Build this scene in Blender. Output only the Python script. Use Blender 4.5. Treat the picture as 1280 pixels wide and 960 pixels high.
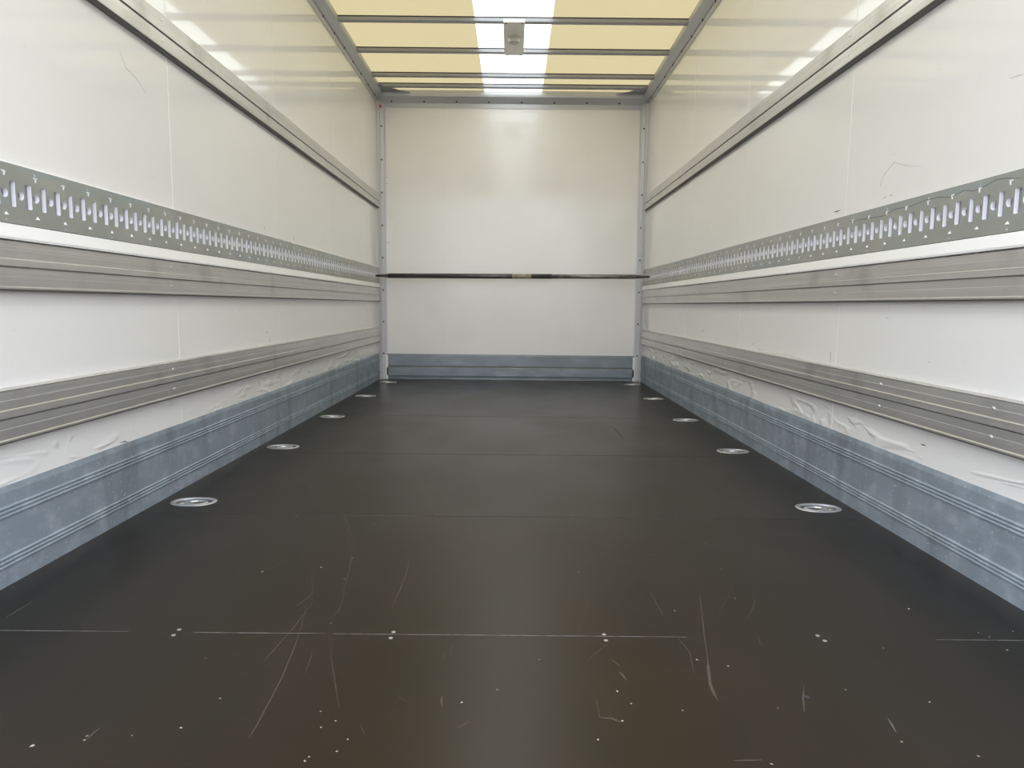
import bpy, bmesh, math, random
from mathutils import Vector, Matrix
from mathutils.geometry import tessellate_polygon

for o in list(bpy.data.objects):
    bpy.data.objects.remove(o, do_unlink=True)
S = bpy.context.scene
COL = S.collection
PI = math.pi
rnd = random.Random(7)

# ------------------------------------------------------------------ camera
FPX = 866.624
CR = Vector((0.99995028, 0.00092964, 0.00992849))
CU = Vector((-0.00996996, 0.11294662, 0.99355104))
CF = Vector((0.00019774, 0.99360062, -0.11295027))
CP = Vector((0.01609, 0.0, 0.70251))
cd = bpy.data.cameras.new('camera')
cam = bpy.data.objects.new('camera', cd)
COL.objects.link(cam)
cam.matrix_world = Matrix(((CR.x, CU.x, -CF.x, CP.x), (CR.y, CU.y, -CF.y, CP.y), (CR.z, CU.z, -CF.z, CP.z), (0, 0, 0, 1)))
cd.sensor_width = 36.0
cd.lens = FPX / 1280 * 36
cd.clip_start = 0.02
S.camera = cam

# ------------------------------------------------------------------ daylight
SKY = 2.62
S.view_settings.view_transform = 'Standard'
S.view_settings.look = 'None'
S.view_settings.exposure = 0.55
S.view_settings.gamma = 1.0
S.view_settings.use_curve_mapping = False
S.cycles.use_denoising = True
S.cycles.diffuse_bounces = 8
S.cycles.max_bounces = 14
w = bpy.data.worlds.new('sky')
S.world = w
w.use_nodes = True
nt = w.node_tree
nt.nodes.clear()
tc = nt.nodes.new('ShaderNodeTexCoord')
sx = nt.nodes.new('ShaderNodeSeparateXYZ')
mr = nt.nodes.new('ShaderNodeMapRange')
mr.inputs[1].default_value = -1
mr.inputs[2].default_value = 1
ra = nt.nodes.new('ShaderNodeValToRGB')
bg = nt.nodes.new('ShaderNodeBackground')
wo = nt.nodes.new('ShaderNodeOutputWorld')
cr = ra.color_ramp
cr.elements[0].position = 0.0
cr.elements[0].color = (0.24, 0.23, 0.22, 1)
cr.elements[1].position = 1.0
cr.elements[1].color = (0.79, 0.92, 1.17, 1)
for p, c in ((0.48, (0.34, 0.33, 0.32, 1)), (0.52, (0.94, 0.975, 1.06, 1)), (0.65, (0.94, 0.99, 1.13, 1))):
    e = cr.elements.new(p)
    e.color = c
nt.links.new(tc.outputs['Generated'], sx.inputs[0])
nt.links.new(sx.outputs['Z'], mr.inputs[0])
nt.links.new(mr.outputs[0], ra.inputs[0])
nt.links.new(ra.outputs[0], bg.inputs[0])
bg.inputs[1].default_value = SKY
nt.links.new(bg.outputs[0], wo.inputs[0])
# overcast day: the sky is the only light, through the rear opening and the translucent roof

# ------------------------------------------------------------------ sizes (metres): y runs into the cargo box
WX = 1.231      # inner face of the side walls
YR = 0.43       # rear door opening
YB = 6.526      # front bulkhead
ZR = 2.612      # roof skin

# ------------------------------------------------------------------ helpers
def px_x(q, x):
    d = CR * ((q[0] - 640) / FPX) - CU * ((q[1] - 480) / FPX) + CF
    return CP + d * ((x - CP.x) / d.x)
def px_y(q, y):
    d = CR * ((q[0] - 640) / FPX) - CU * ((q[1] - 480) / FPX) + CF
    return CP + d * ((y - CP.y) / d.y)
def px_z(q, z=0.0):
    d = CR * ((q[0] - 640) / FPX) - CU * ((q[1] - 480) / FPX) + CF
    return CP + d * ((z - CP.z) / d.z)

def link(name, bm, mat, parent=None, smooth=False):
    bmesh.ops.recalc_face_normals(bm, faces=bm.faces[:])
    me = bpy.data.meshes.new(name)
    if smooth:
        for f in bm.faces:
            f.smooth = True
    bm.to_mesh(me)
    bm.free()
    me.materials.append(mat)
    o = bpy.data.objects.new(name, me)
    COL.objects.link(o)
    if parent:
        o.parent = parent
    return o
def struct(name, bm, mat, parent=None):
    o = link(name, bm, mat, parent)
    if not parent:
        o['kind'] = 'structure'
    return o
def thing(name, label, cat, loc=(0, 0, 0), group=None):
    o = bpy.data.objects.new(name, None)
    o.empty_display_size = 0.05
    COL.objects.link(o)
    o.location = loc
    o['label'] = label
    o['category'] = cat
    if group:
        o['group'] = group
    return o
def dup(root, loc, label, mirror=False):
    r = root.copy()
    COL.objects.link(r)
    r.location = loc
    r['label'] = label
    if mirror:
        r.rotation_euler = (0, 0, PI)
    for ch in list(root.children):
        c = ch.copy()
        COL.objects.link(c)
        c.parent = r
        for g in ch.children:
            d = g.copy()
            COL.objects.link(d)
            d.parent = c
    return r
def box(bm, a, b):
    m = Matrix.Translation((Vector(a) + Vector(b)) / 2) @ Matrix.Diagonal((abs(b[0]-a[0]), abs(b[1]-a[1]), abs(b[2]-a[2]), 1))
    bmesh.ops.create_cube(bm, size=1, matrix=m)
def prism(bm, pts):
    """pts: two equal rings of 3-D points, joined and capped"""
    a = [bm.verts.new(p) for p in pts[0]]
    b = [bm.verts.new(p) for p in pts[1]]
    n = len(a)
    for i in range(n):
        bm.faces.new((a[i], a[(i+1) % n], b[(i+1) % n], b[i]))
    for ring in (a, b):
        for t in tessellate_polygon([[v.co for v in ring]]):
            try:
                bm.faces.new([ring[i] for i in t])
            except ValueError:
                pass
def along_y(bm, prof, side, y0, y1):
    """prof: (distance off the side wall, height) outline, swept along the box"""
    prism(bm, [[(side*(WX-d), y, z) for d, z in prof] for y in (y0, y1)])
def along_x(bm, prof, x0, x1):
    """prof: (distance off the bulkhead, height)"""
    prism(bm, [[(x, YB-d, z) for d, z in prof] for x in (x0, x1)])
def plate(bm, outer, holes, put, t0, t1):
    """a sheet with real holes: 2-D loops, put(u, v, t) makes the 3-D point, t0 front, t1 back"""
    loops = [outer] + holes
    flat = [p for lp in loops for p in lp]
    tris = tessellate_polygon([[Vector((u, v, 0)) for u, v in lp] for lp in loops])
    F = [bm.verts.new(put(u, v, t0)) for u, v in flat]
    B = [bm.verts.new(put(u, v, t1)) for u, v in flat]
    for t in tris:
        for ring in (F, B):
            try:
                bm.faces.new([ring[i] for i in t])
            except ValueError:
                pass
    k = 0
    for lp in loops:
        n = len(lp)
        for i in range(n):
            j = (i+1) % n
            bm.faces.new((F[k+i], F[k+j], B[k+j], B[k+i]))
        k += n
def lathe(bm, prof, M, seg=20, sx=1.0, sy=1.0):
    """prof: (radius, height) about local z, placed by matrix M"""
    rings = []
    for r, h in prof:
        rings.append([bm.verts.new(M @ Vector((r*sx*math.cos(2*PI*i/seg), r*sy*math.sin(2*PI*i/seg), h))) for i in range(seg)])
    for a, b in zip(rings, rings[1:]):
        for i in range(seg):
            bm.faces.new((a[i], a[(i+1) % seg], b[(i+1) % seg], b[i]))
    for r in (rings[0], rings[-1]):
        bm.faces.new(r)
def tube(bm, pts, r, seg=12, closed=False):
    pts = [Vector(p) for p in pts]
    n = len(pts)
    rings = []
    for i, p in enumerate(pts):
        if closed:
            t = pts[(i+1) % n] - pts[i-1]
        else:
            t = pts[min(i+1, n-1)] - pts[max(i-1, 0)]
        t.normalize()
        a = t.cross(Vector((0, 0, 1)))
        if a.length < 1e-4:
            a = t.cross(Vector((1, 0, 0)))
        a.normalize()
        b = t.cross(a)
        rr = r[i] if isinstance(r, (list, tuple)) else r
        rings.append([bm.verts.new(p + a*rr*math.cos(2*PI*k/seg) + b*rr*math.sin(2*PI*k/seg)) for k in range(seg)])
    pairs = list(zip(rings, rings[1:])) + ([(rings[-1], rings[0])] if closed else [])
    for a, b in pairs:
        for k in range(seg):
            bm.faces.new((a[k], a[(k+1) % seg], b[(k+1) % seg], b[k]))
    if not closed:
        bm.faces.new(rings[0])
        bm.faces.new(rings[-1])
def ribbon(bm, pts, width, nrm, t=0.0004):
    """a thin raised or scuffed line on a surface"""
    pts = [Vector(p) for p in pts]
    nrm = Vector(nrm)
    n = len(pts)
    rows = []
    for i, p in enumerate(pts):
        d = (pts[min(i+1, n-1)] - pts[max(i-1, 0)]).normalized()
        s = d.cross(nrm).normalized() * (width/2 * (0.35 if i in (0, n-1) else 1))
        rows.append([bm.verts.new(p-s), bm.verts.new(p-s+nrm*t), bm.verts.new(p+s+nrm*t), bm.verts.new(p+s)])
    for a, b in zip(rows, rows[1:]):
        for k in range(3):
            bm.faces.new((a[k], a[k+1], b[k+1], b[k]))
    bm.faces.new(rows[0])
    bm.faces.new(rows[-1])
def circle(u, v, r, n=14, ph=0.0):
    return [(u + r*math.cos(ph+2*PI*i/n), v + r*math.sin(ph+2*PI*i/n)) for i in range(n)]
def chip(bm, p, s):
    """a crumb: squashed irregular lump"""
    a0 = rnd.random()*6.28
    el = 0.6 + rnd.random()*0.9
    ring = []
    for i in range(6):
        a = i*PI/3
        r = s*(0.7+0.6*rnd.random())
        x, y = r*el*math.cos(a), r*math.sin(a)
        ring.append(bm.verts.new((p.x + x*math.cos(a0)-y*math.sin(a0), p.y + x*math.sin(a0)+y*math.cos(a0), p.z)))
    top = bm.verts.new((p.x, p.y, p.z + min(0.0035, s*0.6)))
    for i in range(6):
        bm.faces.new((ring[i], ring[(i+1) % 6], top))
    bm.faces.new(ring)

# ------------------------------------------------------------------ materials
def mat(name, base, rough=0.5, metal=0.0, spec=0.5, noise=None, bump=None, rnoise=None, coat=0.0):
    """noise: (scale xyz, colour 2, low, high, detail); bump: (scale xyz, strength, distance); rnoise: (scale xyz, rough 2)"""
    m = bpy.data.materials.new(name)
    m.use_nodes = True
    t = m.node_tree
    b = t.nodes['Principled BSDF']
    b.inputs['Base Color'].default_value = (*base, 1)
    b.inputs['Roughness'].default_value = rough
    b.inputs['Metallic'].default_value = metal
    b.inputs['Specular IOR Level'].default_value = spec
    b.inputs['Coat Weight'].default_value = coat
    co = t.nodes.new('ShaderNodeTexCoord')
    def tex(scale, detail=4.0):
        mp = t.nodes.new('ShaderNodeMapping')
        mp.inputs['Scale'].default_value = scale
        t.links.new(co.outputs['Object'], mp.inputs[0])
        n = t.nodes.new('ShaderNodeTexNoise')
        n.inputs['Scale'].default_value = 1.0
        n.inputs['Detail'].default_value = detail
        t.links.new(mp.outputs[0], n.inputs['Vector'])
        return n
    if noise:
        last = None
        for sc, c2, lo, hi, det in noise:
            n = tex(sc, det)
            r = t.nodes.new('ShaderNodeMapRange')
            r.interpolation_type = 'SMOOTHSTEP'
            r.inputs[1].default_value = lo
            r.inputs[2].default_value = hi
            t.links.new(n.outputs[0], r.inputs[0])
            mx = t.nodes.new('ShaderNodeMix')
            mx.data_type = 'RGBA'
            if last:
                t.links.new(last, mx.inputs[6])
            else:
                mx.inputs[6].default_value = (*base, 1)
            mx.inputs[7].default_value = (*c2, 1)
            t.links.new(r.outputs[0], mx.inputs[0])
            last = mx.outputs[2]
        t.links.new(last, b.inputs['Base Color'])
    if rnoise:
        n = tex(rnoise[0])
        r = t.nodes.new('ShaderNodeMapRange')
        r.interpolation_type = 'SMOOTHSTEP'
        r.inputs[1].default_value = 0.35
        r.inputs[2].default_value = 0.65
        r.inputs[3].default_value = rough
        r.inputs[4].default_value = rnoise[1]
        t.links.new(n.outputs[0], r.inputs[0])
        t.links.new(r.outputs[0], b.inputs['Roughness'])
    if bump:
        prev = None
        for sc, st, di in bump:
            n = tex(sc, 3.0)
            bp = t.nodes.new('ShaderNodeBump')
            bp.inputs['Strength'].default_value = st
            bp.inputs['Distance'].default_value = di
            t.links.new(n.outputs[0], bp.inputs['Height'])
            if prev:
                t.links.new(prev, bp.inputs['Normal'])
            prev = bp.outputs[0]
        t.links.new(prev, b.inputs['Normal'])
    return m

M_WALL = mat('white_gelcoat', (0.870, 0.858, 0.832), 0.045, 0, 0.5,
             noise=[((3, 1.2, 3), (0.852, 0.840, 0.81), 0.4, 0.7, 3)], bump=[((2.2, 1.4, 2.2), 0.06, 0.02)], rnoise=((2, 1.5, 2), 0.085))
def wall_dents(m):
    """buckles and tears in the wall skin just above the kick plate"""
    t = m.node_tree
    b = t.nodes['Principled BSDF']
    old = b.inputs['Normal'].links[0].from_socket
    co = t.nodes.new('ShaderNodeTexCoord')
    mp = t.nodes.new('ShaderNodeMapping')
    mp.inputs['Scale'].default_value = (1, 3.2, 11)
    mp.inputs['Rotation'].default_value = (0.25, 0, 0)
    n = t.nodes.new('ShaderNodeTexNoise')
    n.inputs['Scale'].default_value = 1
    n.inputs['Detail'].default_value = 2
    n.inputs['Distortion'].default_value = 1.2
    t.links.new(co.outputs['Object'], mp.inputs[0])
    t.links.new(mp.outputs[0], n.inputs['Vector'])
    se = t.nodes.new('ShaderNodeSeparateXYZ')
    t.links.new(co.outputs['Object'], se.inputs[0])
    r = t.nodes.new('ShaderNodeMapRange')
    for i, v in ((1, 0.40), (2, 0.28), (3, 0.0), (4, 1.0)):
        r.inputs[i].default_value = v
    t.links.new(se.outputs['Z'], r.inputs[0])
    h = t.nodes.new('ShaderNodeMapRange')
    h.interpolation_type = 'SMOOTHSTEP'
    h.inputs[1].default_value = 0.53
    h.inputs[2].default_value = 0.70
    t.links.new(n.outputs[0], h.inputs[0])
    mu = t.nodes.new('ShaderNodeMath')
    mu.operation = 'MULTIPLY'
    t.links.new(r.outputs[0], mu.inputs[0])
    t.links.new(h.outputs[0], mu.inputs[1])
    bp = t.nodes.new('ShaderNodeBump')
    bp.inputs['Strength'].default_value = 0.42
    bp.inputs['Distance'].default_value = 0.012
    t.links.new(mu.outputs[0], bp.inputs['Height'])
    t.links.new(old, bp.inputs['Normal'])
    t.links.new(bp.outputs[0], b.inputs['Normal'])
wall_dents(M_WALL)
M_BULK = mat('white_bulkhead', (0.870, 0.858, 0.832), 0.09, 0, 0.5, noise=[((3, 1.2, 3), (0.852, 0.840, 0.81), 0.4, 0.7, 3)], bump=[((2.2, 1.4, 2.2), 0.06, 0.02)], rnoise=((2, 1.5, 2), 0.16))
M_STRIP = mat('white_trim', (0.88, 0.88, 0.865), 0.3)
M_JOINT = mat('white_joint', (0.88, 0.87, 0.85), 0.22)
M_FLOOR = mat('phenolic_plywood', (0.0105, 0.0072, 0.0043), 0.285, 0, 0.40,
              noise=[((1.3, 0.9, 1), (0.017, 0.0106, 0.0058), 0.42, 0.68, 5), ((9, 3, 1), (0.009, 0.0074, 0.0058), 0.5, 0.8, 4)],
              bump=[((160, 160, 160), 0.07, 0.001), ((2, 2, 2), 0.012, 0.01)], rnoise=((2.2, 1.4, 1), 0.33))
M_FLOOR.node_tree.nodes['Principled BSDF'].inputs['Specular Tint'].default_value = (1.0, 0.93, 0.80, 1)
M_ALU = mat('brushed_aluminium', (0.59, 0.58, 0.56), 0.295, 0.66, 0.5,
            noise=[((60, 0.8, 90), (0.66, 0.65, 0.625), 0.4, 0.65, 3), ((4, 5, 5), (0.48, 0.47, 0.45), 0.55, 0.8, 4)],
            rnoise=((3, 4, 3), 0.38))
M_SHADE = mat('dark_shade', (0.15, 0.142, 0.13), 0.5, 0.3)  # shade of rail undersides and the kick plate gap, as a colour
M_GALV = mat('galvanised_steel', (0.34, 0.40, 0.46), 0.46, 0.40, 0.5,
             noise=[((18, 14, 18), (0.44, 0.50, 0.56), 0.45, 0.7, 6), ((3, 9, 2), (0.26, 0.30, 0.335), 0.46, 0.75, 4), ((90, 60, 90), (0.50, 0.55, 0.59), 0.62, 0.75, 2)],
             rnoise=((9, 7, 9), 0.58))
M_GALVB = mat('grey_galvanised', (0.20, 0.225, 0.24), 0.4, 0.5, 0.5, noise=[((5, 14, 18), (0.25, 0.275, 0.29), 0.45, 0.7, 6)], rnoise=((5, 7, 9), 0.5))
M_TRACK = mat('zinc_plate', (0.42, 0.435, 0.405), 0.40, 0.55, 0.5,
              noise=[((9, 5, 9), (0.48, 0.49, 0.46), 0.4, 0.7, 4), ((4, 2.2, 14), (0.40, 0.46, 0.47), 0.5, 0.72, 3)])
M_SLOT = mat('bright_zinc', (0.90, 0.90, 0.93), 0.3, 0.05)
M_BACK = mat('dull_zinc', (0.27, 0.275, 0.30), 0.45, 0.6)
M_FRAME = mat('grey_frame', (0.55, 0.56, 0.58), 0.45, 0.35, 0.5)
M_POST = mat('pale_frame', (0.60, 0.605, 0.63), 0.40, 0.3, 0.5)
M_BOW = mat('bow_steel', (0.34, 0.345, 0.375), 0.42, 0.45, 0.5)
M_GASKET = mat('dark_gasket', (0.05, 0.04, 0.04), 0.7)
M_SCREW = mat('screw_steel', (0.80, 0.80, 0.80), 0.28, 0.8)
M_DARKSCREW = mat('dark_screw', (0.03, 0.03, 0.03), 0.5)
M_FSCREW = mat('floor_screw_steel', (0.34, 0.32, 0.28), 0.5, 0.3)
M_RIM = mat('cast_zinc', (0.50, 0.50, 0.51), 0.36, 0.55)
M_CUP = mat('cup_steel', (0.16, 0.16, 0.165), 0.45, 0.5)
M_RING = mat('ring_steel', (0.72, 0.72, 0.73), 0.28, 0.8)
M_BARDARK = mat('dark_steel_tube', (0.085, 0.085, 0.08), 0.35, 0.6,
                noise=[((6, 40, 40), (0.16, 0.155, 0.145), 0.5, 0.7, 4)])
M_BARGREY = mat('worn_steel_tube', (0.26, 0.25, 0.225), 0.38, 0.6,
                noise=[((14, 30, 30), (0.15, 0.145, 0.135), 0.5, 0.65, 4)])
M_LABEL = mat('paper_band', (0.40, 0.35, 0.28), 0.6, noise=[((70, 40, 40), (0.28, 0.25, 0.2), 0.45, 0.6, 3)])
M_PLATE = mat('dull_sheet', (0.92, 0.91, 0.84), 0.4, 0.0, 0.5, noise=[((14, 9, 9), (0.80, 0.79, 0.72), 0.5, 0.75, 4)])
M_BOSS = mat('dull_boss', (0.58, 0.57, 0.50), 0.45, 0.2)
M_SCUFF = mat('scuff_dark', (0.10, 0.10, 0.10), 0.6)
M_SCUFFG = mat('scuff_grey', (0.45, 0.45, 0.43), 0.6)
M_SCR = mat('scratch_brown', (0.070, 0.053, 0.038), 0.6)
M_SCRL = mat('scratch_pale', (0.13, 0.12, 0.105), 0.6)
M_SEAM = mat('seam_pale', (0.16, 0.15, 0.135), 0.6, noise=[((30, 5, 5), (0.08, 0.07, 0.06), 0.45, 0.62, 3)])
M_SEAMD = mat('seam_dark', (0.022, 0.019, 0.017), 0.6, noise=[((7, 5, 5), (0.075, 0.063, 0.052), 0.5, 0.66, 3)])
M_CRUMB = mat('pale_crumb', (0.36, 0.32, 0.26), 0.7, noise=[((9, 9, 9), (0.17, 0.14, 0.10), 0.4, 0.6, 2)])
M_RED = mat('orange_sticker', (0.65, 0.16, 0.09), 0.5)

def sheet(name, trans, refl, mix):
    m = bpy.data.materials.new(name)
    m.use_nodes = True
    t = m.node_tree
    t.nodes.clear()
    a = t.nodes.new('ShaderNodeBsdfTranslucent')
    d = t.nodes.new('ShaderNodeBsdfDiffuse')
    x = t.nodes.new('ShaderNodeMixShader')
    o = t.nodes.new('ShaderNodeOutputMaterial')
    d.inputs[0].default_value = (*refl, 1)
    x.inputs[0].default_value = mix
    co = t.nodes.new('ShaderNodeTexCoord')
    n = t.nodes.new('ShaderNodeTexNoise')
    n.inputs['Scale'].default_value = 5.0
    n.inputs['Detail'].default_value = 5.0
    c = t.nodes.new('ShaderNodeMix')
    c.data_type = 'RGBA'
    c.inputs[6].default_value = (*trans, 1)
    c.inputs[7].default_value = (*[v*0.93 for v in trans], 1)
    t.links.new(co.outputs['Object'], n.inputs['Vector'])
    t.links.new(n.outputs[0], c.inputs[0])
    t.links.new(c.outputs[2], a.inputs[0])
    t.links.new(a.outputs[0], x.inputs[1])
    t.links.new(d.outputs[0], x.inputs[2])
    t.links.new(x.outputs[0], o.inputs[0])
    return m
M_ROOF = sheet('beige_grp', (0.305, 0.241, 0.119), (0.62, 0.55, 0.38), 0.30)
M_SKYL = sheet('clear_grp', (0.94, 0.88, 0.71), (0.8, 0.77, 0.68), 0.12)

# ------------------------------------------------------------------ floor with recesses for the lashing points
RINGX = 1.105
RINGY = (2.39, 3.35, 4.28, 5.27, 6.235)
def ell(cx, cy, a, b, n=28):
    return [(cx + a*math.copysign(abs(math.cos(2*PI*i/n))**0.9, math.cos(2*PI*i/n)), cy + b*math.copysign(abs(math.sin(2*PI*i/n))**0.9, math.sin(2*PI*i/n))) for i in range(n)]
bm = bmesh.new()
plate(bm, [(-WX, YR), (WX, YR), (WX, YB), (-WX, YB)], [ell(s*RINGX, y, 0.069, 0.046) for s in (-1, 1) for y in RINGY],
      lambda u, v, t: (u, v, t), 0.0, -0.03)
floor = struct('floor', bm, M_FLOOR)

bm = bmesh.new()      # worn pale joint across the floor near the doors
ys = 1.4135
for x0, x1 in ((-1.22, -0.80), (-0.66, -0.38), (-0.36, 0.395), (0.93, 1.22)):
    ribbon(bm, [(x0, ys, 0), ((x0+x1)/2, ys + 0.0005, 0), (x1, ys + 0.001, 0)], 0.0025, (0, 0, 1))
link('joint', bm, M_SEAM, floor)
for yy in (2.252, 3.218, 4.34):
    bm = bmesh.new()
    ribbon(bm, [(-1.22, yy, 0), (-0.4, yy, 0), (0.4, yy, 0), (1.22, yy, 0)], 0.005, (0, 0, 1))
    link('joint', bm, M_SEAMD, floor)
bm = bmesh.new()
lathe(bm, [(0.0046, 0), (0.0044, 0.0007), (0.003, 0.0010)], Matrix(), 12)
fs = link('screw', bm, M_FSCREW, floor)
first = True
for q in ((224, 787), (217, 794), (492, 790), (488.5, 797.5), (755, 793), (757.5, 800.5), (1022, 794.5), (1031, 801)):
    o = fs if first else fs.copy()
    if not first:
        COL.objects.link(o)
        o.parent = floor
    first = False
    p = px_z(q)
    o.location = (p.x, p.y, 0)
SCR = [
 ([(382.5, 752), (377.5, 782), (367.5, 810), (352.5, 847), (335, 880), (320, 908), (312, 921)], 0.0020),
 ([(392.5, 751), (377.5, 771), (365, 787), (340, 815), (331, 825)], 0.0018),
 ([(392, 741), (383, 748), (371, 757.5)], 0.0030), ([(390, 817.5), (386, 829), (382, 840)], 0.0018),
 ([(514, 693.6), (508.4, 714.7), (498.6, 740), (489.5, 759.5)], 0.0020), ([(583, 695), (574.5, 720), (570, 740), (562.5, 771)], 0.0016),
 ([(577, 745), (572, 757), (570, 766)], 0.0016), ([(565, 804), (564.3, 812), (563.7, 821)], 0.0018), ([(555.5, 816), (554.7, 821), (554, 826)], 0.0024),
 ([(552.5, 870), (552, 876), (553, 883)], 0.004), ([(586, 902.5), (578, 907), (570, 910.5)], 0.003),
 ([(418.4, 633), (434, 650), (436, 661), (432.5, 678)], 0.0022), ([(812.5, 740), (820, 753), (829, 768)], 0.0026), ([(800, 740), (804, 747)], 0.0018),
 ([(847.5, 797.5), (862.5, 816), (867.5, 842)], 0.0018), ([(874.5, 740), (878, 770), (880, 790), (884.5, 825)], 0.0024),
 ([(884, 818), (886, 840), (887.5, 855), (892, 866), (897.5, 876)], 0.0055), ([(765, 825), (774, 832)], 0.006), ([(774, 840), (778, 843), (782.5, 850)], 0.006),
 ([(760, 805), (748, 814), (736, 824)], 0.0016), ([(745, 872), (750, 897)], 0.003), ([(750, 897), (765, 898), (776, 903)], 0.005),
 ([(912.5, 740), (902, 761)], 0.0024), ([(940, 740), (943.7, 752), (936, 772)], 0.0018), ([(947.5, 796), (951, 804.5)], 0.005),
 ([(917, 951), (935, 950.3), (952, 950)], 0.003), ([(1005, 857), (1004, 872), (1005, 890)], 0.003), ([(911, 709), (913, 722), (914, 737)], 0.0022),
 ([(430, 745), (424, 762), (416, 770)], 0.0016), ([(414, 800), (414, 822), (420, 860), (424, 885)], 0.0014), ([(498, 870), (506, 876)], 0.0022),
 ([(450, 905), (456, 918)], 0.0018), ([(722, 790), (732, 765), (738, 745)], 0.0014), ([(330, 715), (350, 705), (357, 699)], 0.0016),
 ([(700, 775), (712, 745)], 0.0012), ([(441, 690), (434, 720), (428, 745)], 0.0018), ([(388, 745), (392, 735), (387, 720)], 0.002)]
bm = bmesh.new()
for pts, wd in SCR:
    ribbon(bm, [px_z(q) for q in pts], wd, (0, 0, 1), 0.0003)
link('scratch', bm, M_SCR, floor)['kind'] = 'stuff'
bm = bmesh.new()
for pts, wd in (([(1110, 898), (1115, 906), (1120, 915)], 0.003), ([(125, 910), (116, 917), (109, 924)], 0.0016), ([(40, 752), (22, 763), (8, 772)], 0.0018),
                ([(294, 618), (300, 619), (304, 620)], 0.004), ([(238, 613), (243, 610), (248, 607)], 0.002)):
    ribbon(bm, [px_z(q) for q in pts], wd, (0, 0, 1), 0.0003)
link('pale_scratch', bm, M_SCRL, floor)['kind'] = 'stuff'
bm = bmesh.new()
for q in ((1136, 780.5), (1009, 871.5)):
    p = px_z(q)
    lathe(bm, [(0.0055, 0), (0.0055, 0.0006)], Matrix.Translation((p.x, p.y, 0)), 10)
ribbon(bm, [px_z(q) for q in ((765, 533), (772, 540), (779, 548))], 0.009, (0, 0, 1), 0.0004)
link('dark_mark', bm, M_DARKSCREW, floor)['kind'] = 'stuff'

# ------------------------------------------------------------------ walls
def side_wall(name, s):
    bm = bmesh.new()
    box(bm, (s*WX, YR, -0.03), (s*(WX+0.03), YB+0.03, ZR))
    o = struct(name, bm, M_WALL)
    for y in (1.475, 2.598, 3.731, 4.861, 5.985):
        bm = bmesh.new()
        along_y(bm, [(0, 0.24), (0.0008, 0.24), (0.0008, 2.51), (0, 2.51)], s, y-0.0035, y+0.0035)
        link('joint', bm, M_JOINT, o)
    return o
WL = side_wall('wall_left', -1)
WR = side_wall('wall_right', 1)
bm = bmesh.new()
box(bm, (-WX, YB, -0.03), (WX, YB+0.03, ZR))
WB = struct('wall_back', bm, M_BULK)
for x in (-0.593, 0.584):
    bm = bmesh.new()
    box(bm, (x-0.003, YB-0.0008, 0.23), (x+0.003, YB+0.002, 2.48))
    link('joint', bm, M_JOINT, WB)
def scuffs(wall, x, nx, dark, grey):
    for nm, m, lst in (('scuff', M_SCUFF, dark), ('faint_scuff', M_SCUFFG, grey)):
        bm = bmesh.new()
        for pts, wd in lst:
            ribbon(bm, [px_x(q, x) for q in pts], wd, (nx, 0, 0), 0.0005)
        link(nm, bm, m, wall)['kind'] = 'stuff'
def dot(x, y, r=0.8):
    return [(x-r, y), (x+r, y)]
scuffs(WL, -WX, 1,
       [(dot(299, 388.3, 1), 0.003), (dot(178.5, 386.8, 1), 0.002), (dot(333.7, 415.6, 1.2), 0.005), ([(337, 421), (337.3, 427)], 0.003), ([(330.2, 284), (330.8, 287)], 0.006),
        ([(367, 295.6), (367.3, 300)], 0.006), ([(459.4, 394), (459.4, 399)], 0.006), ([(150, 553.5), (156, 551.8), (160, 552.5)], 0.004), ([(324, 477), (324.3, 483)], 0.003)],
       [([(150, 64), (153, 74), (157.5, 85), (170, 97.5), (182, 116)], 0.0018), (dot(191, 221, 1), 0.003), (dot(270, 207.5, 1), 0.004), (dot(189.5, 221, 1), 0.002), (dot(287.5, 403, 1.3), 0.002), (dot(207, 403, 1), 0.002),
        (dot(120, 152, 1), 0.002), (dot(31, 58, 1), 0.002), (dot(18, 413, 1), 0.002)])
scuffs(WR, WX, -1,
       [([(1042.5, 265), (1046, 264.6), (1051, 262.5)], 0.0045), ([(1104, 248.5), (1107.5, 245.5)], 0.003), (dot(1114, 244.3, 1.6), 0.004), (dot(1109, 397.7, 1.2), 0.003), ([(1038.2, 440), (1038, 452)], 0.0042),
        (dot(1162, 452.5, 1), 0.0025), ([(1151, 555), (1154, 556.2), (1157.5, 557)], 0.004), (dot(878.7, 413.4, 1), 0.006), (dot(940.6, 430, 1), 0.006), (dot(883.5, 287, .7), 0.005)],
       [([(1101, 228), (1105, 219), (1110, 212.5), (1117.5, 203), (1132.5, 207), (1152.5, 208)], 0.0016), (dot(1117.5, 193, 1), 0.003), ([(1251, 603.7), (1264, 607), (1280, 611)], 0.002),
        ([(960, 441), (980, 443), (1005, 449)], 0.0025), ([(923, 270), (921.5, 276), (920.6, 281)], 0.003), (dot(920.6, 418.5, 1.4), 0.006), ([(947.5, 432), (948.2, 437), (956, 439)], 0.004), ([(1262, 98), (1272, 95), (1280, 92)], 0.0018),
        (dot(1206, 453, 1.6), 0.0012), (dot(1176, 87, 1), 0.003), ([(1101.5, 227), (1100.5, 232)], 0.003)])
bm = bmesh.new()
for pts in ([(482, 221), (484, 221.5)], [(482, 223), (482.5, 226)], [(481.5, 229.5), (485, 229.5)], [(482, 302), (487, 304)]):
    ribbon(bm, [px_y(q, YB) for q in pts], 0.007, (0, -1, 0), 0.0005)
link('scuff', bm, M_SCUFF, WB)['kind'] = 'stuff'

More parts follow.
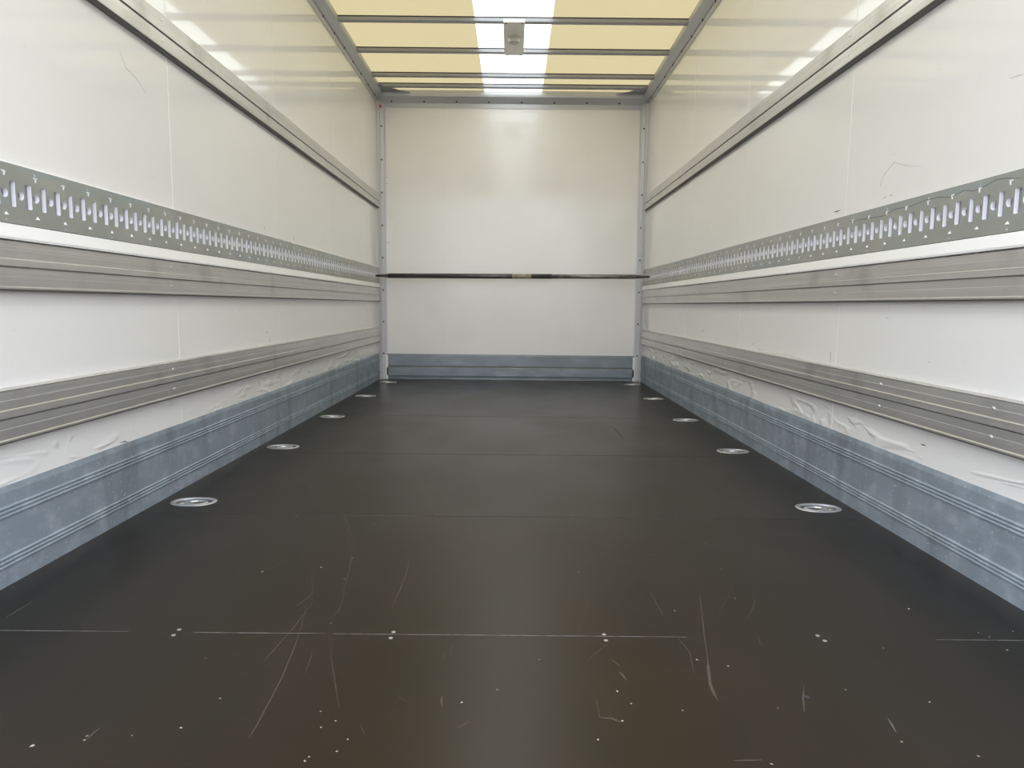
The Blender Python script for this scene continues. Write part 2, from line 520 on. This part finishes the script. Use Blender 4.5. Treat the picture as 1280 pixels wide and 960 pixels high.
# ------------------------------------------------------------------ kick plates
def bead(z, d0, r=0.0042, h=0.0042, n=7):
    return [(d0 + h*math.sin(PI*i/(n-1)), z + r*math.cos(PI*i/(n-1))*-1) for i in range(n)]
def kick_prof():
    d = 0.006
    p = [(0, 0), (d, 0)]
    for c in (0.0615, 0.1845):
        for k in (-1, 0, 1):
            p += bead(c + k*0.0102, d)
    p += [(d, 0.232), (0.003, 0.2476), (0, 0.2476)]
    return p
for nm, s in (('baseboard_left', -1), ('baseboard_right', 1)):
    bm = bmesh.new()
    along_y(bm, kick_prof(), s, YR, YB-0.035)
    struct(nm, bm, M_GALV)
bm = bmesh.new()
pb = [(0, 0.004), (0.010, 0.004), (0.010, 0.014), (0.006, 0.017), (0.008, 0.030), (0.012, 0.034), (0.012, 0.108), (0.008, 0.116), (0.002, 0.118), (0.002, 0.124),
      (0.008, 0.126), (0.008, 0.222), (0.003, 0.238), (0, 0.238)]
along_x(bm, pb, -1.165, 1.165)
BB = struct('baseboard_back', bm, M_GALVB)
bm = bmesh.new()
box(bm, (-1.165, YB-0.009, 0.1175), (1.165, YB-0.001, 0.1245))  # added dark strip that paints the shade in the gap between the planks
link('gap_shade', bm, M_SHADE, BB)

# ------------------------------------------------------------------ corner posts, header, roof coves, filler strips
bm = bmesh.new()
lathe(bm, [(0.0085, 0), (0.0075, 0.003), (0.003, 0.0045)], Matrix(), 10)
SCREWDARK = link('screw', bm, M_DARKSCREW)
dark_me = SCREWDARK.data
bpy.data.objects.remove(SCREWDARK)
def add_screw(me, parent, loc, nrm):
    o = bpy.data.objects.new('screw', me)
    COL.objects.link(o)
    o.parent = parent
    o.location = loc
    o.rotation_euler = Vector(nrm).to_track_quat('Z', 'Y').to_euler()
    return o
def corner_post(name, s):
    bm = bmesh.new()
    out = [(WX, YB), (WX, YB-0.058), (WX-0.004, YB-0.058), (WX-0.006, YB-0.040), (WX-0.026, YB-0.020), (WX-0.030, YB-0.024), (WX-0.058, YB-0.010), (WX-0.062, YB-0.003), (WX-0.075, YB-0.003), (WX-0.075, YB)]
    prism(bm, [[(s*x, y, z) for x, y in out] for z in (0.0, 2.52)])
    o = struct(name, bm, M_POST)
    for z in (2.304, 2.009, 1.717, 1.421, 1.127, 0.832, 0.538, 0.240):
        add_screw(dark_me, o, (s*(WX-0.040), YB-0.0185, z), (-s*0.45, -0.9, 0))
    bm = bmesh.new()          # white shoe at the foot of the post
    box(bm, (s*(WX-0.078), YB-0.012, 0.0), (s*(WX-0.058), YB, 0.225))
    link('shoe', bm, M_STRIP, o)
    return o
P1 = corner_post('trim_1', -1)
P2 = corner_post('trim_2', 1)
bm = bmesh.new()
box(bm, (-WX+0.024, YB-0.026, 2.462), (-WX+0.044, YB-0.018, 2.490))
link('sticker', bm, M_RED, P1)

bm = bmesh.new()
along_x(bm, [(0, 2.471), (0.004, 2.471), (0.006, 2.509), (0.009, 2.513), (0.050, 2.559), (0.054, 2.575), (0.054, ZR), (0, ZR)], -WX, WX)
HD = struct('trim_3', bm, M_FRAME)
for i in range(8):
    add_screw(dark_me, HD, (-1.096 + i*0.294, YB-0.018, 2.522), (0, -0.75, -0.66))
for s in (-1, 1):       # torn corner flaps under the roof sheet
    bm = bmesh.new()
    prism(bm, [[(s*1.17, YB-0.06, z), (s*1.17, YB-0.30, z), (s*1.02, YB-0.12, z), (s*0.92, YB-0.06, z)] for z in (2.588, 2.594)])
    link('corner_flap', bm, M_BOW, HD)

def cove(name, s):
    bm = bmesh.new()
    along_y(bm, [(0, 2.503), (0.005, 2.503), (0.0105, 2.5325), (0.004, 2.534), (0.004, 2.538), (0.0145, 2.5395), (0.059, 2.573), (0.062, 2.580), (0.062, ZR), (0, ZR)], s, YR, YB-0.05)
    o = struct(name, bm, M_FRAME)
    y = 6.355
    while y > 3.2:
        add_screw(dark_me, o, (s*(WX-0.013), y, 2.533), (-s, 0, -0.3))
        y -= 0.2785
    bm = bmesh.new()
    lathe(bm, [(0.004, 0), (0.0035, 0.002)], Matrix(), 8)
    me = link('rivet', bm, M_BOW)
    riv = me.data
    bpy.data.objects.remove(me)
    for y in (4.80, 5.37, 5.93):
        r = add_screw(riv, o, (s*(WX-0.050), y, 2.566), (-s*0.6, 0, -0.8))
        r.name = 'rivet'
    return o
cove('trim_4', -1)
cove('trim_5', 1)
for nm, s in (('trim_6', -1), ('trim_7', 1)):
    bm = bmesh.new()
    along_y(bm, [(0, 0.850), (0.026, 0.850), (0.027, 0.856), (0.016, 0.888), (0.014, 0.8894), (0, 0.8894)], s, YR, YB-0.070)
    struct(nm, bm, M_STRIP)

# ------------------------------------------------------------------ roof skin
def roof_z(x):
    return ZR
bm = bmesh.new()
for x0, x1 in ((-WX, -0.257), (0.263, WX)):
    f = [bm.verts.new(p) for p in ((x0, YR, ZR), (x1, YR, ZR), (x1, YB+0.03, ZR), (x0, YB+0.03, ZR))]
    bm.faces.new(f)
roof = struct('ceiling', bm, M_ROOF)
bm = bmesh.new()
bm.faces.new([bm.verts.new(p) for p in ((-0.257, YR, ZR), (0.263, YR, ZR), (0.263, YB+0.03, ZR), (-0.257, YB+0.03, ZR))])
link('skylight_strip', bm, M_SKYL, roof)

# roof bows
BOWY = (4.885, 5.452, 6.012, 6.292)
BZ = 2.579
bm = bmesh.new()
prof = [(-0.020, 0.026), (-0.020, 0.004), (-0.017, 0.0), (0.017, 0.0), (0.020, 0.004), (0.020, 0.026)]
prism(bm, [[(x, y, z) for y, z in prof] for x in (-1.176, 1.176)])
BL = ['grey roof bow carrying the near end of the small roof plate', 'grey roof bow carrying the far end of the small roof plate',
      'grey roof bow next beyond the small roof plate, clear of it', 'grey roof bow closest to the header over the front bulkhead']
bow = thing('roof_bow', BL[0], 'roof bow', (0, BOWY[0], BZ), 'bows under the translucent roof')
link('beam', bm, M_BOW, bow)
bm = bmesh.new()
box(bm, (-1.17, -0.0225, 0.026), (1.17, 0.0225, 0.0325))
link('gasket', bm, M_GASKET, bow)
for y, l in zip(BOWY[1:], BL[1:]):
    dup(bow, (0, y, BZ), l)

# plate between the first two bows
pl = thing('roof_plate', 'dull grey metal plate with a round boss hung under the clear roof strip', 'plate', (0.007, (BOWY[0]+BOWY[1])/2, BZ))
bm = bmesh.new()
L2 = (BOWY[1]-BOWY[0])/2 + 0.022
prism(bm, [[(x, -L2-0.003, 0.016), (x, -L2, 0.016), (x, -L2, 0.0), (x, L2, 0.0), (x, L2, -0.004), (x, -L2-0.003, -0.004)] for x in (-0.072, 0.072)])
link('sheet', bm, M_PLATE, pl)
bm = bmesh.new()
lathe(bm, [(0.043, -0.004), (0.043, -0.030), (0.038, -0.040), (0.030, -0.044)], Matrix.Translation((0, -0.045, 0)), 8)
link('boss', bm, M_BOSS, pl)
bm = bmesh.new()
lathe(bm, [(0.006, -0.004), (0.005, -0.007)], Matrix(), 8)
sc = link('screw', bm, M_DARKSCREW, pl)
sc.location = (-0.055, -L2+0.015, 0)
for x, y in ((0.055, -L2+0.015), (-0.05, L2-0.012), (0.05, L2-0.012)):
    c = sc.copy()
    COL.objects.link(c)
    c.parent = pl
    c.location = (x, y, 0)

# ------------------------------------------------------------------ rub rails
bm = bmesh.new()
lathe(bm, [(0.0058, 0), (0.0056, 0.0018), (0.003, 0.0034)], Matrix(), 10)
tmp = link('screw', bm, M_SCREW)
screw_me = tmp.data
bpy.data.objects.remove(tmp)
def rub_rail(s, z0, H, label, screws):
    k = H / 0.131
    t = thing('rub_rail', label, 'wall rail', (s*WX, YR, z0), 'aluminium rub rails on the side walls')
    lower = [(0, 0.0085), (0.0262, 0.0085), (0.0270, 0.0095), (0.0270, 0.0132), (0.0238, 0.0158), (0.0236, 0.0388), (0.0231, 0.0394), (0.0228, 0.0600), (0.0140, 0.0604), (0.0140, 0.0632), (0, 0.0632)]
    upper = [(0, 0.0632), (0.0140, 0.0632), (0.0262, 0.0640), (0.0270, 0.0650), (0.0270, 0.0810), (0.0238, 0.0837), (0.0236, 0.1038), (0.0231, 0.1044), (0.0228, 0.1242), (0.0150, 0.1246), (0.0150, 0.1266), (0.0205, 0.1270), (0.008, 0.131), (0, 0.131)]
    for pr in (lower, upper):
        bm = bmesh.new()
        prism(bm, [[(-s*d, y, z*k) for d, z in pr] for y in (0, YB-0.075-YR)])
        link('plank', bm, M_ALU, t)
    bm = bmesh.new()          # dark lip under the lower plank, the edge's shade put into its colour
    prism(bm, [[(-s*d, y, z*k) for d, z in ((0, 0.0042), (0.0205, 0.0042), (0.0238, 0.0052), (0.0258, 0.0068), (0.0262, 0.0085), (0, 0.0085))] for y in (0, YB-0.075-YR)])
    link('shade_lip', bm, M_SHADE, t)
    bm = bmesh.new()
    box(bm, (0, YB-0.074-YR, 0.004), (-s*0.014, YB-0.058-YR, H-0.006))
    link('end_piece', bm, M_GALV, t)
    for y, both in screws:
        for zz in ((0.1043, 0.0365) if both else (0.085,)):
            add_screw(screw_me, t, (-s*0.0228, y-YR, zz*k), (-s, 0, 0))
    return t
far = [(4.85, 1), (5.64, 1)]
rub_rail(-1, 0.3500, 0.1385, 'lowest grey aluminium rub rail on the left wall, just above the kick plate', [(2.495, 1), (3.262, 1), (4.046, 1)] + far)
rub_rail(-1, 0.7205, 0.1310, 'middle grey aluminium rub rail on the left wall, just under the slotted track', [(2.510, 1), (3.267, 1), (4.06, 1)] + far)
rub_rail(-1, 1.5660, 0.1300, 'highest grey aluminium rub rail on the left wall, above the slotted track', [(2.521, 1), (2.965, 0), (3.284, 1), (4.085, 1)] + far)
rub_rail(1, 0.3500, 0.1385, 'lowest grey aluminium rub rail on the right wall, just above the kick plate', [(1.698, 1), (2.228, 1), (3.868, 1)] + far)
rub_rail(1, 0.7205, 0.1310, 'middle grey aluminium rub rail on the right wall, just under the slotted track', [(2.588, 1), (3.401, 1), (4.1, 1)] + far)
rub_rail(1, 1.5660, 0.1300, 'highest grey aluminium rub rail on the right wall, above the slotted track', [(2.595, 1), (3.401, 1), (3.831, 0)] + far)

# ------------------------------------------------------------------ slotted cargo tracks
PITCH = 0.0558
def rrect(u, v, a, b, r=0.003):
    p = []
    for cx, cy, q in ((a-r, b-r, 0), (-a+r, b-r, 1), (-a+r, -b+r, 2), (a-r, -b+r, 3)):
        for k in range(3):
            an = q*PI/2 + k*PI/4
            p.append((u+cx+r*math.cos(an), v+cy+r*math.sin(an)))
    return p
def cargo_track(s, label):
    z0, z1, zc = 0.8894, 1.0365, 0.9620
    t = thing('cargo_track', label, 'cargo track', (s*WX, YR, 0), 'slotted cargo tracks on the side walls')
    put = lambda u, v, d: (-s*d, u-YR, v)
    F, B = 0.0160, 0.0055
    front = bmesh.new()
    cell = 4*PITCH
    base = 1.7025
    n0, n1 = -5, 21
    marks, tears = [], []
    def strip(y0, y1, holes):
        plate(front, [(y0, z0+0.001), (y1, z0+0.001), (y1, z1-0.003), (y0, z1-0.003)], holes, put, F, B)
    strip(YR, base+n0*cell, [])
    for n in range(n0, n1):
        y = base + n*cell
        hs = []
        for k in range(4):
            c = y + 0.014 + k*PITCH
            hs.append(circle(c, zc, 0.0118))
            hs.append(rrect(c + PITCH/2, zc, 0.0095 if k % 2 == 0 else 0.0118, 0.0305))
            if k % 2 == 0:
                marks.append([(c-0.0065, 1.0145), (c-0.0065, 1.0115), (c+0.0010, 1.0115), (c-0.0005, 1.0025), (c+0.0030, 1.0025), (c+0.0062, 1.0145)])   # stamped 7
                tears.append([(c-0.0048, 0.9090), (c+0.0048, 0.9090), (c+0.0036, 0.9120), (c+0.0005, 0.9170), (c-0.0026, 0.9120)])
                if k == 2:
                    hs.append([(c-0.0035, 1.0190), (c+0.0035, 1.0190), (c+0.0005, 1.0255)])
                else:
                    hs.append([(c-0.0035, 0.8955), (c+0.0035, 0.8955), (c+0.0005, 0.9015)])
        strip(y, y+cell, hs)
    strip(base+n1*cell, YB-0.062, [])
    bm = bmesh.new()
    for m in marks:           # stamped figures standing a little proud
        plate(bm, m, [], put, F+0.0012, F-0.001)
    for m in tears:           # stamped lugs whose tops lean back
        zs = [v for u, v in m]
        lo, hi = min(zs), max(zs)
        prism(bm, [[put(u, v, F-0.0005) for u, v in m], [put(u, v, F+0.0005+0.0035*(hi-v)/(hi-lo)) for u, v in m]])
    st = link('stamped_figures', bm, M_SLOT, t)
    st['kind'] = 'stuff'
    pt = link('plate', front, M_TRACK, t)
    pt.data.materials.append(M_SLOT)
    for p in pt.data.polygons:          # punched edges are bare bright metal
        if abs(p.normal.x) < 0.5 and z0+0.004 < p.center.z < z1-0.006:
            p.material_index = 1
    bm = bmesh.new()
    prism(bm, [[(-s*d, y, z) for d, z in ((0.0014, z0), (0.0055, z0), (0.0055, z1-0.003), (0.0085, z1-0.0028), (0.0085, z1), (0.0014, z1))] for y in (0, YB-0.062-YR)])
    link('back_channel', bm, M_BACK, t)
    if s < 0:
        for y0, y1 in ((YR, 2.61), (3.93, YB-0.07)):
            bm = bmesh.new()
            prism(bm, [[put(y, z, d) for d, z in ((0.0014, z1), (0.0075, z1), (0.0065, z1+0.0045), (0.0014, z1+0.0055))] for y in (y0, y1)])
            link('edge_trim', bm, M_STRIP, t)
    return t, pt
TL, _ = cargo_track(-1, 'zinc slotted cargo track on the left wall, with a thin pale strip along its top')
TR, ptr = cargo_track(1, 'zinc slotted cargo track on the right wall, with a wavy dark scratch')
bm = bmesh.new()
off = Vector((WX, YR, 0))
ribbon(bm, [px_x(q, WX-0.016) - off for q in ((1060, 277), (1080, 274), (1103.4, 270), (1119, 261.4), (1139.4, 257.5), (1158, 249.7), (1173.7, 246.6), (1189.4, 246.6), (1205, 238), (1217.5, 238.7), (1230, 233.3), (1245.6, 224.7), (1259.7, 222.3), (1280, 223))],
       0.0016, (-1, 0, 0), 0.0003)
link('scratch', bm, M_SCUFF, ptr)

# ------------------------------------------------------------------ load bar across the box
A = Vector((-1.2205, 6.285, 0.9535))
Bv = Vector((1.2205, 6.170, 0.9620))
bar = thing('load_bar', 'dark steel load bar spanning both slotted tracks in front of the bulkhead', 'load bar', (0, 0, 0))
AB = (Bv-A).normalized()
def at(x):
    return A + AB * ((x - A.x)/AB.x)
bm = bmesh.new()
tube(bm, [at(-1.10), at(-0.2), at(0.36)], 0.0215, 16)
link('outer_tube', bm, M_BARDARK, bar, True)
bm = bmesh.new()
tube(bm, [at(0.36), at(0.75), at(1.10)], 0.0195, 16)
link('inner_tube', bm, M_BARGREY, bar, True)
bm = bmesh.new()
tube(bm, [at(0.01), at(0.09), at(0.178)], 0.0222, 16)
link('label_band', bm, M_LABEL, bar, True)
for x0, x1, x2 in ((-1.2205, -1.17, -1.09), (1.2205, 1.17, 1.09)):
    bm = bmesh.new()
    tube(bm, [at(x0), at(x1), at((x1+x2)/2), at(x2)], [0.0085, 0.0105, 0.0140, 0.0195], 12)
    link('end_tongue', bm, M_BARDARK, bar, True)

# ------------------------------------------------------------------ lashing rings sunk in the floor
ring = thing('lashing_ring', '', 'lashing ring', (-RINGX, RINGY[0], 0), 'lashing rings sunk in the floor')
bm = bmesh.new()
def eloop(a, b, z, n=28):
    return [bm.verts.new((x, y, z)) for x, y in ell(0, 0, a, b, n)]
loops = [eloop(0.0785, 0.0545, 0.0), eloop(0.0775, 0.0535, 0.0022), eloop(0.066, 0.043, 0.0028), eloop(0.0635, 0.0405, 0.0005), eloop(0.0635, 0.0405, -0.002)]
for a, b in zip(loops, loops[1:]):
    for i in range(28):
        bm.faces.new((a[i], a[(i+1) % 28], b[(i+1) % 28], b[i]))
link('rim', bm, M_RIM, ring, True)
bm = bmesh.new()
loops = [eloop(0.0645, 0.0415, -0.001), eloop(0.060, 0.037, -0.010), eloop(0.052, 0.030, -0.0135)]
for a, b in zip(loops, loops[1:]):
    for i in range(28):
        bm.faces.new((a[i], a[(i+1) % 28], b[(i+1) % 28], b[i]))
bm.faces.new(loops[-1])
link('cup', bm, M_CUP, ring, True)
bm = bmesh.new()
tube(bm, [(0.012 + 0.034*math.cos(2*PI*i/24), 0.023*math.sin(2*PI*i/24), -0.0045) for i in range(24)], 0.0052, 8, True)
link('ring', bm, M_RING, ring, True)
bm = bmesh.new()
prism(bm, [[(x, 0.026*c, -0.013 + 0.013*sn) for c, sn in ((1, 0), (0.8, 0.7), (0.3, 1.0), (-0.3, 1.0), (-0.8, 0.7), (-1, 0))] for x in (-0.027, -0.015)])
link('bridge', bm, M_RIM, ring)
for x in (-0.044, 0.030):
    bm = bmesh.new()
    lathe(bm, [(0.0085, -0.0135), (0.0085, -0.0070), (0.006, -0.0055)], Matrix.Translation((x, 0, 0)), 6)
    link('bolt', bm, M_RING, ring)
where = ['largest and nearest', 'second in the row', 'middle of the row', 'next to last', 'smallest, at the corner post']
for s, side in ((-1, 'left'), (1, 'right')):
    for i, y in enumerate(RINGY):
        lb = f'oval floor lashing ring along the {side} kick plate, {where[i]}'
        if s == -1 and i == 0:
            ring['label'] = lb
        else:
            dup(ring, (s*RINGX, y, 0), lb, mirror=(s == 1))

# ------------------------------------------------------------------ crumbs on the floor
BIG = [(108.7, 920), (106, 925), (40.5, 932), (381, 951), (771.5, 864), (1136, 761), (1127, 927), (401.5, 709), (328, 714.6), (473, 570.7), (373.4, 642.4), (370.6, 645.5), (389.5, 608.4), (716.5, 647.7), (468, 654.5), (1259, 812.5)]
SMALL = [(165, 919.5), (257, 822.5), (275, 873), (226, 909.5), (401, 889), (421, 939), (434.5, 924), (386, 946), (413.7, 779), (577, 878), (621.5, 862), (419.5, 901), (401, 909), (674.5, 824.5), (789, 879.5), (778, 901),
         (853.5, 888), (747.5, 924.5), (919, 748), (1104, 810), (1057, 862), (1162, 877.5), (1223, 945), (1266, 789), (1223, 791), (1237, 796), (964.5, 955), (972, 885), (356.5, 591), (361, 623), (570, 602.7), (557, 618), (430.5, 723.6),
         (441, 698), (546, 643.5), (365, 610), (348, 620), (331, 601), (323, 615), (84, 696), (301, 619), (271, 604.5), (242, 607), (172.5, 646), (194.5, 634), (281, 585), (305.5, 648), (257, 704), (298, 715.5), (16, 734), (723, 714.7),
         (901.5, 711.3), (817, 692.7), (882, 679.5), (945, 566.7), (909.6, 575.5), (854, 554), (392, 527), (388, 529), (364, 545), (1174, 704), (1160, 699), (1068, 641), (1063, 647), (843, 763.5), (871, 824.5), (910, 832.5)]
bm = bmesh.new()
for q in BIG:
    chip(bm, px_z(q), 0.0030)
for q in SMALL:
    chip(bm, px_z(q), 0.0019)
o = link('crumbs', bm, M_CRUMB)
o['kind'] = 'stuff'
o['label'] = 'pale crumbs and chips strewn over the dark floor'
o['category'] = 'debris'
